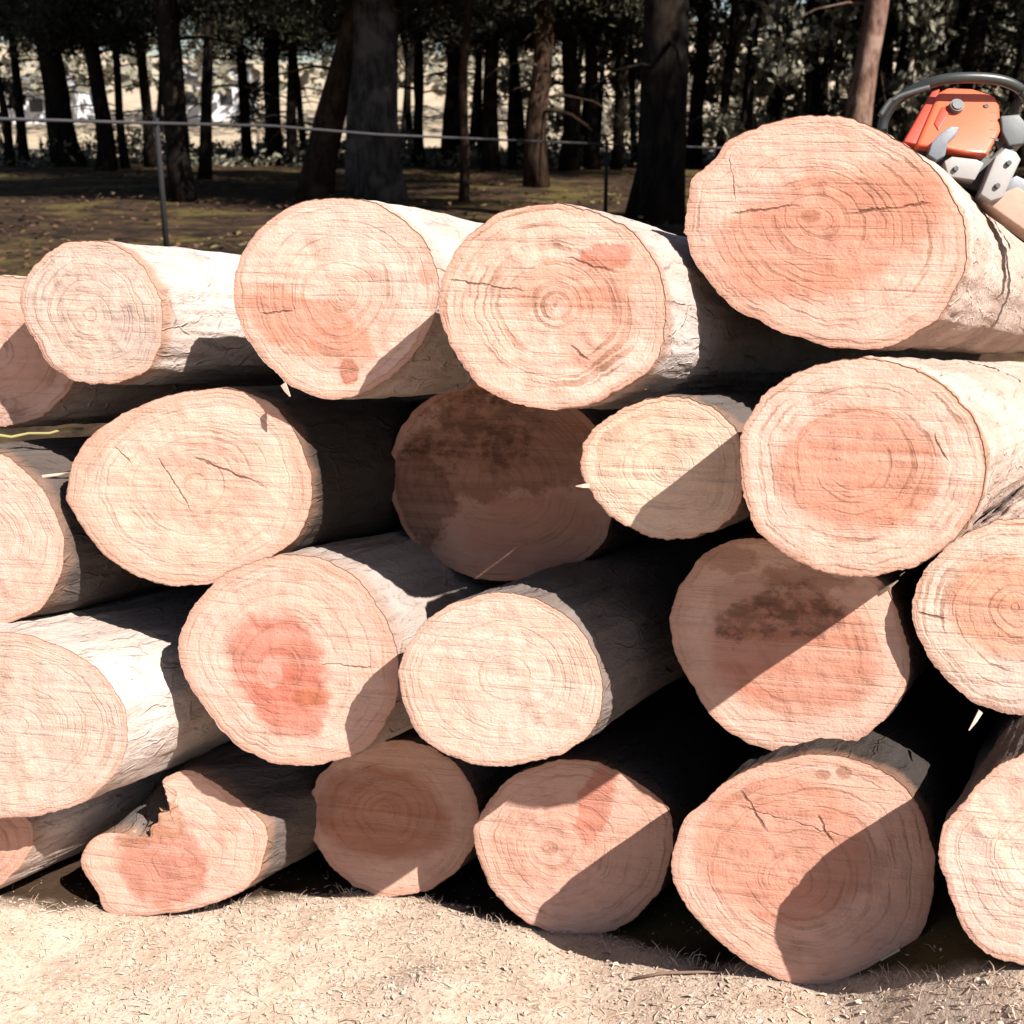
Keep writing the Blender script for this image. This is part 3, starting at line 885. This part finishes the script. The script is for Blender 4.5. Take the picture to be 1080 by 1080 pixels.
# wooden wedge beside the saw
wv = [(1040, 203), (1050, 212), (1062, 200), (1100, 225), (1100, 262), (1078, 245)]
wb = slab("wood_wedge", [(1036, 212), (1050, 206), (1074, 196), (1110, 222), (1112, 266), (1080, 243), (1056, 226)], -0.005, 0.06, plain("split_wood", (0.33, 0.23, 0.175), 0.8, 0.1, 0.25, 40), 0.006)
wb.parent = None
wb.location = saw_loc
tag(wb, "pale split chunk of wood lying under the chainsaw at the right edge", "wood")

# ------------------------------------------------------------------ forest
def trunk_material(name, c1, c2, c3):
    b = NB(name)
    tc = b.n("ShaderNodeTexCoord").outputs["Object"]
    m1 = b.mapping(tc, sc=(1, 1, 0.25))
    a = b.noise(m1, 9, 5, 0.65, 0.5).outputs[0]
    f = b.noise(m1, 30, 4, 0.7).outputs[0]
    g = b.noise(tc, 1.8, 3).outputs[0]
    c = b.mix(b.ss(a, 0.35, 0.65), c1, c2)
    c = b.mix(b.math('MULTIPLY', b.ss(f, 0.5, 0.7), 0.6), c, c1)
    c = b.mix(b.math('MULTIPLY', b.ss(g, 0.48, 0.66), 0.8), c, c3)
    b.bump(a, 0.8, 0.03)
    return b.finish(c, 0.95, 0.05)


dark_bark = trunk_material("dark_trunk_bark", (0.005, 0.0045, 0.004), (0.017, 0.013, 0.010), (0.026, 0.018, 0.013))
grey_bark = trunk_material("grey_trunk_bark", (0.02, 0.018, 0.016), (0.06, 0.05, 0.045), (0.10, 0.085, 0.075))
red_bark = trunk_material("pinkish_trunk_bark", (0.08, 0.042, 0.03), (0.22, 0.135, 0.10), (0.28, 0.19, 0.15))
brown_bark = trunk_material("brown_trunk_bark", (0.015, 0.010, 0.007), (0.045, 0.026, 0.017), (0.08, 0.047, 0.03))


def leaf_material(name, c1, c2, trans=0.25):
    b = NB(name)
    tn = b.n("ShaderNodeAttribute", attribute_name="tone").outputs["Fac"]
    c = b.mix(tn, c1, c2)
    m = b.finish(c, 0.7, 0.15)
    return m


leaf_dark = leaf_material("pine_foliage", (0.008, 0.009, 0.005), (0.042, 0.041, 0.022))
leaf_mid = leaf_material("olive_foliage", (0.03, 0.03, 0.02), (0.31, 0.285, 0.205))
leaf_far = leaf_material("far_foliage", (0.04, 0.038, 0.027), (0.32, 0.295, 0.22))


def crown_mesh(seed, rx, z0, z1, n, size, clumps, mat, wid=0.3):
    r_ = random.Random(seed)
    V, F, T = [], [], []
    cl = []
    for i in range(clumps):
        a = r_.uniform(0, math.tau)
        t = r_.random()
        z = z0 + (z1 - z0) * t
        prof = rx * (1 - 0.72 * t) * (0.75 + 0.25 * math.sin(t * 3 + seed))
        rr = prof * math.sqrt(r_.random())
        cl.append((Vector((rr * math.cos(a), rr * math.sin(a), z)), r_.uniform(0.35, 0.85) * rx * 0.36, r_.gauss(0.4, 0.22)))
    for i in range(n):
        c_, cr_, tone = r_.choice(cl)
        d = Vector((r_.gauss(0, 1), r_.gauss(0, 1), r_.gauss(0, 0.55)))
        P = c_ + d * cr_ * 0.55
        s = size * r_.uniform(0.5, 1.3)
        u = Vector((r_.gauss(0, 1), r_.gauss(0, 1), r_.gauss(0, 1))).normalized()
        v = u.cross(Vector((r_.gauss(0, 1), r_.gauss(0, 1), r_.gauss(0, 1)))).normalized()
        k = len(V)
        V += [P - u * s, P + v * s * wid, P + u * s, P - v * s * wid]
        F.append((k, k + 1, k + 2, k + 3))
        T += [min(1, max(0, tone + r_.gauss(0, 0.22)))] * 4
    me = bpy.data.meshes.new("crown")
    me.from_pydata([tuple(v) for v in V], [], F)
    a = me.attributes.new("tone", 'FLOAT', 'POINT')
    a.data.foreach_set("value", T)
    me.materials.append(mat)
    return me


CROWNS = [crown_mesh(11 + i, 3.9, 2.7, 11.5, 42000, 0.10, 150, leaf_dark) for i in range(3)]


def tree(px, py, wpx, dx_top, label, mat=dark_bark, crown=0, group="forest trees behind the fence", H=11.0, bend=0.0, pos=None, rad=None, crown_scale=1.0, lift=0.0):
    """trunk foot at pixel (px, py); wpx = trunk width in the picture; dx_top = sideways lean in px at the top of the frame"""
    if pos is None:
        g = at(px, py, 10)
        r = ray(px, py)
        t = (CAM_H - 0.15) / -r.z if r.z < -1e-4 else 60
        t = min(t, 36 + (int(px) % 5))
        P = CAMP + r * t
        d = (P - CAMP).dot(FWD)
        rad = wpx / FPX * d / 2
        lean = dx_top / FPX * d / max(0.5, (CAM_H + d * 0.095))
    else:
        P = Vector((*pos, 0)); lean = dx_top
        d = P.y
    P.z = gz(P.x, P.y) - 0.05
    root = empty("pine_tree", P, label, "tree", group)
    sd_ = int(px * 7 + py)
    n = 16
    pts, rads = [], []
    for i in range(n):
        t = i / (n - 1)
        z = H * t
        x = lean * z + bend * math.sin(t * 3.0) + 0.17 * noise.noise(Vector((sd_, z * 0.4, 0)))
        y = 0.10 * noise.noise(Vector((sd_, 7, z * 0.35)))
        pts.append(Vector((x, y, z)))
        fl = 1 + 0.22 * math.exp(-z / 0.3)
        rads.append(rad * fl * (1 - 0.72 * t))
    parts = [tube(pts, rads, 16, 0.25, sd_)]
    r_ = random.Random(sd_)
    for k in range(5 if mat is red_bark else 16):
        z = r_.uniform(1.3, 7.5)
        i = int(z / H * (n - 1))
        base = pts[i].lerp(pts[i + 1], z / H * (n - 1) - i)
        a = r_.uniform(0, math.tau)
        ln = r_.uniform(0.7, 2.4)
        rr = min(0.035, rad * 0.2)
        bp = [base + Vector((math.cos(a) * ln * s, math.sin(a) * ln * s, ln * (0.25 * s - 0.45 * s * s) + 0.06 * noise.noise(Vector((sd_ + k, s * 3, 0))))) for s in (0, 0.3, 0.65, 1.0)]
        parts.append(tube(bp, [rr, rr * 0.75, rr * 0.5, rr * 0.2], 6))
    V, F = join(parts)
    mesh_obj("trunk", V, F, mat, root)
    c = bpy.data.objects.new("crown", CROWNS[crown % 3])
    COL.objects.link(c)
    c.parent = root
    c.location = (lean * 5, 0, lift)
    c.rotation_euler = (0, 0, (sd_ % 63) * 0.1)
    s = crown_scale * (0.85 + 0.3 * ((sd_ * 37) % 10) / 10)
    c.scale = (s, s, s)
    return root


T_ = [
    (8, 152, 9, -4, "thin dark trunk, the first at the left edge of the photo", dark_bark),
    (24, 156, 10, 4, "thin dark trunk, second from the left edge", dark_bark),
    (73, 158, 30, -14, "thick black trunk left of the small pale log's top, third from the left", dark_bark),
    (110, 160, 19, -2, "black trunk just left of the fence post, fourth from the left", dark_bark),
    (131, 158, 9, 0, "narrow dark trunk touching the left side of the fence post", dark_bark),
    (157, 156, 12, 2, "dark trunk rising straight behind the tall fence post", dark_bark),
    (192, 214, 27, 2, "thick black straight trunk just right of the tall fence post", dark_bark),
    (216, 192, 13, 18, "slim dark trunk leaning right beside the thick black trunk near the fence post", dark_bark),
    (289, 160, 17, 3, "dark trunk left of the slanting trunk, in front of a bright clearing", dark_bark),
    (308, 156, 12, 0, "narrow dark trunk almost hidden by the foot of the slanting trunk", dark_bark),
    (331, 212, 34, 52, "slanting dark trunk leaning right behind the top row of logs", brown_bark),
    (398, 214, 56, 4, "broadest trunk with mottled grey bark behind the fence rail", grey_bark),
    (443, 150, 11, 2, "thin dark trunk right of the broad mottled grey one", dark_bark),
    (474, 164, 15, 8, "dark slim trunk before the brightest pale gap", brown_bark),
    (489, 214, 10, 3, "thin reddish trunk standing nearer than its dark neighbours at the middle", brown_bark),
    (518, 184, 18, 0, "straight black trunk right of the thin reddish one", dark_bark),
    (541, 152, 9, 0, "thin dark trunk in the middle gap, right of a straight black one", dark_bark),
    (566, 200, 24, 8, "trunk with a brown sunlit side above the second large log", brown_bark),
    (600, 166, 20, 2, "dark trunk right of the brown sided one", dark_bark),
    (625, 160, 16, -4, "dark trunk close behind the second fence post", dark_bark),
    (650, 158, 12, 4, "thin dark trunk immediately left of the thick black trunk near the biggest log", dark_bark),
    (690, 236, 54, 6, "thick black trunk left of the biggest log", dark_bark),
    (732, 166, 16, 4, "dark trunk just right of the thick black trunk near the biggest log", dark_bark),
    (760, 154, 10, 6, "thin dark trunk above the left shoulder of the biggest log", dark_bark),
    (785, 156, 12, 2, "slim trunk over the biggest log, second from its left shoulder", dark_bark),
    (814, 158, 14, 4, "dark trunk over the crown of the biggest log", dark_bark),
    (850, 152, 8, -3, "very thin trunk over the middle of the biggest log", dark_bark),
    (888, 168, 13, 16, "dark trunk touching the left side of the pinkish lit trunk", dark_bark),
    (894, 196, 29, 13, "pinkish sunlit trunk behind the biggest log", red_bark),
    (928, 172, 11, 22, "narrow dark trunk touching the right side of the pinkish lit trunk", dark_bark),
    (972, 184, 15, 28, "left one of two dark trunks leaning right behind the chainsaw", dark_bark),
    (992, 188, 20, 30, "right and thicker one of two dark trunks leaning right behind the chainsaw", dark_bark),
    (1052, 176, 15, 22, "dark trunk near the right edge above the chainsaw's handle", dark_bark),
    (1072, 180, 13, 22, "dark trunk at the right edge of the photo", dark_bark),
]
for i, (px, py, wp, dx, lab, mt) in enumerate(T_):
    tree(px, py, wp, dx, lab, mt, crown=i, bend=0.15 if 300 < px < 340 else 0.0, lift=5.5 if 880 < px < 930 else (6.5 if px > 700 else (2.6 if px > 640 or px < 60 else 1.1)), H=14.0 if px > 700 else 11.5)
# unseen trees added outside the view to shade the trunks and ground in it
for i, (x, y) in enumerate([(9.5, 12), (17, 20), (18, 28), (-15, 20), (15, 34), (22, 25), (6.8, 11.5), (20, 40), (14, 10), (11, 8.2), (17, 13)]):
    tree(int(x * 90 + 400), 100 + i, 0, 0.02, "unseen dark pine added beyond the sides of the view to shade the wood", dark_bark, crown=i, pos=(x, y), rad=0.22, group="added trees beside the view")

# thin trunks deeper in the wood
for i in range(40):
    px = rnd.choice([rnd.uniform(-10, 330), rnd.uniform(400, 700), rnd.uniform(700, 1090), rnd.uniform(700, 1090)])
    d = rnd.uniform(43, 60)
    P = at(px, 140, d)
    tree(int(px), 300 + i, 0, rnd.uniform(-0.10, 0.13), "thin dark trunk deep in the wood among many like it", dark_bark, crown=i, pos=(P.x, P.y), rad=rnd.uniform(0.09, 0.2), group="thin trunks deep in the wood", lift=rnd.uniform(2, 5), H=13.0, crown_scale=0.8)

# shrubs and young trees between the trunks
SH = [crown_mesh(51 + i, 1.7, 0.2, 3.2, 1500, 0.10, 26, leaf_mid, 0.45) for i in range(3)]


def shrub(px, dist, s, label, mi, zs=1.0):
    P = at(px, 150, dist)
    P.z = gz(P.x, P.y)
    root = empty("shrub", P, label, "shrub", "shrubs among the trees")
    c = bpy.data.objects.new("foliage", SH[mi % 3])
    COL.objects.link(c)
    c.parent = root
    c.scale = (s, s, s * zs)
    c.rotation_euler = (0, 0, px * 0.13)
    parts = []
    for k in range(4):
        a = k * 1.7 + px
        parts.append(tube([Vector((0.05 * math.cos(a), 0.05 * math.sin(a), -0.05)), Vector((0.25 * math.cos(a) * s, 0.25 * math.sin(a) * s, 0.9 * s)), Vector((0.5 * math.cos(a) * s, 0.5 * math.sin(a) * s, 2.0 * s))], [0.03, 0.022, 0.008], 6))
    V, F = join(parts)
    mesh_obj("stem", V, F, brown_bark, root)


for i, (px, d, s, zs, lab) in enumerate([
    (722, 44, 1.5, 1.3, "olive shrub between the trunks left of the biggest log's shoulder"),
    (772, 40, 1.4, 1.3, "olive shrub behind the thin trunks over the biggest log's left half"),
    (800, 52, 2.0, 1.3, "tall greyish shrub far behind the top of the biggest log"),
    (845, 38, 1.5, 1.4, "shrub left of the pinkish trunk"),
    (872, 48, 1.8, 1.4, "taller olive shrub further back left of the pinkish trunk"),
    (950, 36, 1.4, 1.4, "shrub between the pinkish trunk and the chainsaw"),
    (965, 50, 2.0, 1.5, "tall shrub behind the leaning trunks near the chainsaw"),
    (1035, 42, 1.8, 1.4, "shrub above the chainsaw's hoop handle"),
    (1075, 50, 2.0, 1.4, "shrub at the right edge behind the last trunk"),
    (655, 50, 1.7, 1.3, "dull shrub behind the thick black trunk"),
    (268, 46, 0.9, 0.9, "rounded pale shrub in the bright clearing left of the slanting trunk"),
    (10, 46, 1.6, 1.3, "shrub at the left edge behind the first thin trunks"),
    (540, 58, 1.4, 1.2, "shrub in the middle gap behind the straight black trunk"),
]):
    shrub(px, d, s, lab, i, zs)

# low undergrowth at the back of the wood
r_ = random.Random(5)
V, F, TT = [], [], []
for i in range(15000):
    y = r_.uniform(40, 52)
    x = r_.uniform(-0.46, 0.46) * y
    px = 540 + x / y * FPX
    k_ = noise.noise(Vector((x * 0.35, y * 0.1, 11)))
    hmax = 0.9 + 1.3 * k_
    for a_, b_ in ((15, 62), (215, 285), (448, 545)):
        if a_ < px < b_: hmax *= 0.35
    if px > 640: hmax += 0.9
    if hmax < 0.15: continue
    s = r_.uniform(0.06, 0.16)
    P = Vector((x, y, gz(x, y) + hmax * r_.random()))
    u = Vector((r_.gauss(0, 1), r_.gauss(0, 1), r_.gauss(0, 1))).normalized()
    v = u.cross(Vector((r_.gauss(0, 1), r_.gauss(0, 1), r_.gauss(0, 1)))).normalized()
    k = len(V)
    V += [P - u * s, P + v * s * 0.4, P + u * s, P - v * s * 0.4]
    F.append((k, k + 1, k + 2, k + 3))
    TT += [min(1, max(0, 0.35 + k_ * 0.3 + r_.gauss(0, 0.25)))] * 4
ug = mesh_obj("undergrowth", V, F, leaf_mid, smooth=False, attrs={"tone": TT})
tag(ug, "low brush along the back of the wood", "undergrowth", kind="stuff")

# far wood as one mass
r_ = random.Random(99)
V, F, TT = [], [], []
for i in range(26000):
    x = r_.uniform(-75, 85)
    y = r_.uniform(84, 104)
    top = 15 + 5 * noise.noise(Vector((x * 0.09, 0, 0)))
    z = gz(x, y) + (top if -40 < x < -2 else top) * r_.random() + (2.6 if x < 0 else -0.5)
    s = r_.uniform(0.25, 0.7)
    cl_ = noise.noise(Vector((x * 0.3, y * 0.2, z * 0.35)))
    if cl_ < -0.22: continue
    u = Vector((r_.gauss(0, 1), r_.gauss(0, 1), r_.gauss(0, 1))).normalized()
    v = u.cross(Vector((r_.gauss(0, 1), r_.gauss(0, 1), r_.gauss(0, 1)))).normalized()
    P = Vector((x, y, z))
    k = len(V)
    V += [P - u * s, P + v * s * 0.6, P + u * s, P - v * s * 0.6]
    F.append((k, k + 1, k + 2, k + 3))
    TT += [min(1, max(0, 0.5 + cl_ * 0.6 + r_.gauss(0, 0.2)))] * 4
far = mesh_obj("distant_woods", V, F, leaf_far, smooth=False, attrs={"tone": TT})
tag(far, "far sunlit foliage beyond the trunks", "woods", kind="stuff")

# leaf litter and low growth on the forest floor
b = NB("forest_litter")
tn = b.n("ShaderNodeAttribute", attribute_name="tone").outputs["Fac"]
c = b.mix(b.ss(tn, 0.0, 0.5), (0.016, 0.011, 0.008), (0.085, 0.045, 0.026))
c = b.mix(b.ss(tn, 0.5, 1.0), c, (0.15, 0.135, 0.05))
lm = b.finish(c, 0.9, 0.1)
V, F, TT = [], [], []
for i in range(9000):
    y = 9 + 30 * r_.random() ** 1.5
    x = r_.uniform(-0.5, 0.5) * y * 1.0
    k_ = noise.noise(Vector((x * 0.35, y * 0.35, 5)))
    if k_ < -0.05 and r_.random() < 0.7: continue
    z = gz(x, y)
    s = r_.uniform(0.02, 0.07)
    h = r_.uniform(0.02, 0.16) if k_ > 0.15 else r_.uniform(0.0, 0.05)
    a = r_.uniform(0, math.tau)
    u = Vector((math.cos(a), math.sin(a), r_.uniform(-0.4, 0.4))) * s
    v = Vector((-math.sin(a), math.cos(a), r_.uniform(-0.6, 0.6))) * s * 0.5
    P = Vector((x, y, z + h))
    k = len(V)
    V += [P - u, P + v, P + u, P - v]
    F.append((k, k + 1, k + 2, k + 3))
    TT += [min(1, max(0, 0.45 + 0.5 * noise.noise(Vector((x * 0.22 + 8, y * 0.22, 2))) + r_.gauss(0, 0.2)))] * 4
lit = mesh_obj("leaf_litter", V, F, lm, smooth=False, attrs={"tone": TT})
tag(lit, "brown leaves and low growth on the forest floor", "leaf litter", kind="stuff")

# ------------------------------------------------------------------ fence
post_m = plain("grey_fence_wood", (0.014, 0.013, 0.014), 0.8, 0.2, 0.3, 20)
fpx = [(-120, 122, 12.5), (165, 130, 13.5), (290, 133, 15.5), (400, 142, 16.5), (590, 150, 18.5), (640, 152, 19.5), (820, 158, 22)]
fp = [at(*q) for q in fpx]
fence = empty("fence", Vector((fp[1].x, fp[1].y, gz(fp[1].x, fp[1].y))), "low grey post and rail fence running across in front of the wood", "fence")
fo = Vector(fence.location)
for P in fp:
    if P in (fp[2], fp[3], fp[4]): continue
    base = Vector((P.x, P.y, gz(P.x, P.y) - 0.1))
    vs_, fs_ = tube([base - fo, (base.lerp(P, 0.5)) - fo, P + Vector((0, 0, 0.05)) - fo], [0.032, 0.03, 0.028], 10, 0.15)
    mesh_obj("post", vs_, fs_, post_m, fence)
rp = []
for a, c in zip(fp, fp[1:]):
    for k in range(5):
        q = a.lerp(c, k / 5)
        rp.append(q - fo + Vector((0, -0.06, 0)))
rp.append(fp[-1] - fo + Vector((0, -0.06, 0)))
vs_, fs_ = tube(rp, [0.016] * len(rp), 8)
mesh_obj("rail", vs_, fs_, plain("rail_grey", (0.035, 0.032, 0.034), 0.7, 0.3, 0.3, 6), fence)

# ------------------------------------------------------------------ pale buildings in the clearing
wall_m = plain("white_wall", (0.75, 0.75, 0.77), 0.8, 0.2, 0.06, 2)
roof_m = plain("grey_roof", (0.30, 0.29, 0.29), 0.7, 0.3, 0.15, 3)
win_m = plain("dark_window", (0.03, 0.03, 0.035), 0.2, 0.5, 0.1, 3)


def house(px, dist, wx, wy, h, label, nwin):
    P = at(px, 128, dist)
    P.z = gz(P.x, P.y) - 0.2
    root = empty("house", P, label, "building")
    x0, x1, y0, y1 = -wx / 2, wx / 2, 0, wy
    rz = h + wy * 0.22
    V = [(x0, y0, 0), (x1, y0, 0), (x1, y1, 0), (x0, y1, 0), (x0, y0, h), (x1, y0, h), (x1, y1, h), (x0, y1, h), (x0, wy / 2, rz - 0.15), (x1, wy / 2, rz - 0.15)]
    F = [(0, 1, 5, 4), (2, 3, 7, 6), (1, 2, 6, 9, 5), (3, 0, 4, 8, 7)]
    mesh_obj("wall", V, F, wall_m, root, False)
    e = 0.35
    sl = (rz - h) / (wy / 2)
    V = [(x0 - e, -e, h - sl * e), (x1 + e, -e, h - sl * e), (x1 + e, wy / 2, rz), (x0 - e, wy / 2, rz), (x1 + e, wy + e, h - sl * e), (x0 - e, wy + e, h - sl * e)]
    V += [(a, b_, c_ + 0.14) for a, b_, c_ in V]
    F = [(1, 0, 3, 2), (2, 3, 5, 4), (6, 7, 8, 9), (9, 8, 10, 11), (0, 1, 7, 6), (4, 5, 11, 10), (1, 2, 8, 7), (2, 4, 10, 8), (3, 0, 6, 9), (5, 3, 9, 11)]
    mesh_obj("roof", V, F, roof_m, root, False)
    for k in range(nwin):
        cx = x0 + wx * (k + 0.5) / nwin
        V = []
        for yy in (-0.06, 0.04):
            V += [(cx - 0.5, yy, h * 0.42), (cx + 0.5, yy, h * 0.42), (cx + 0.5, yy, h * 0.78), (cx - 0.5, yy, h * 0.78)]
        F = [(0, 1, 2, 3), (5, 4, 7, 6), (0, 4, 5, 1), (3, 2, 6, 7), (1, 5, 6, 2), (0, 3, 7, 4)]
        mesh_obj("window", V, F, win_m, root, False)


house(40, 105, 5.5, 5, 2.6, "white building glimpsed between the trunks near the left edge", 1)
house(222, 105, 5.5, 5, 3.4, "white building glimpsed left of the slanting trunk", 2)
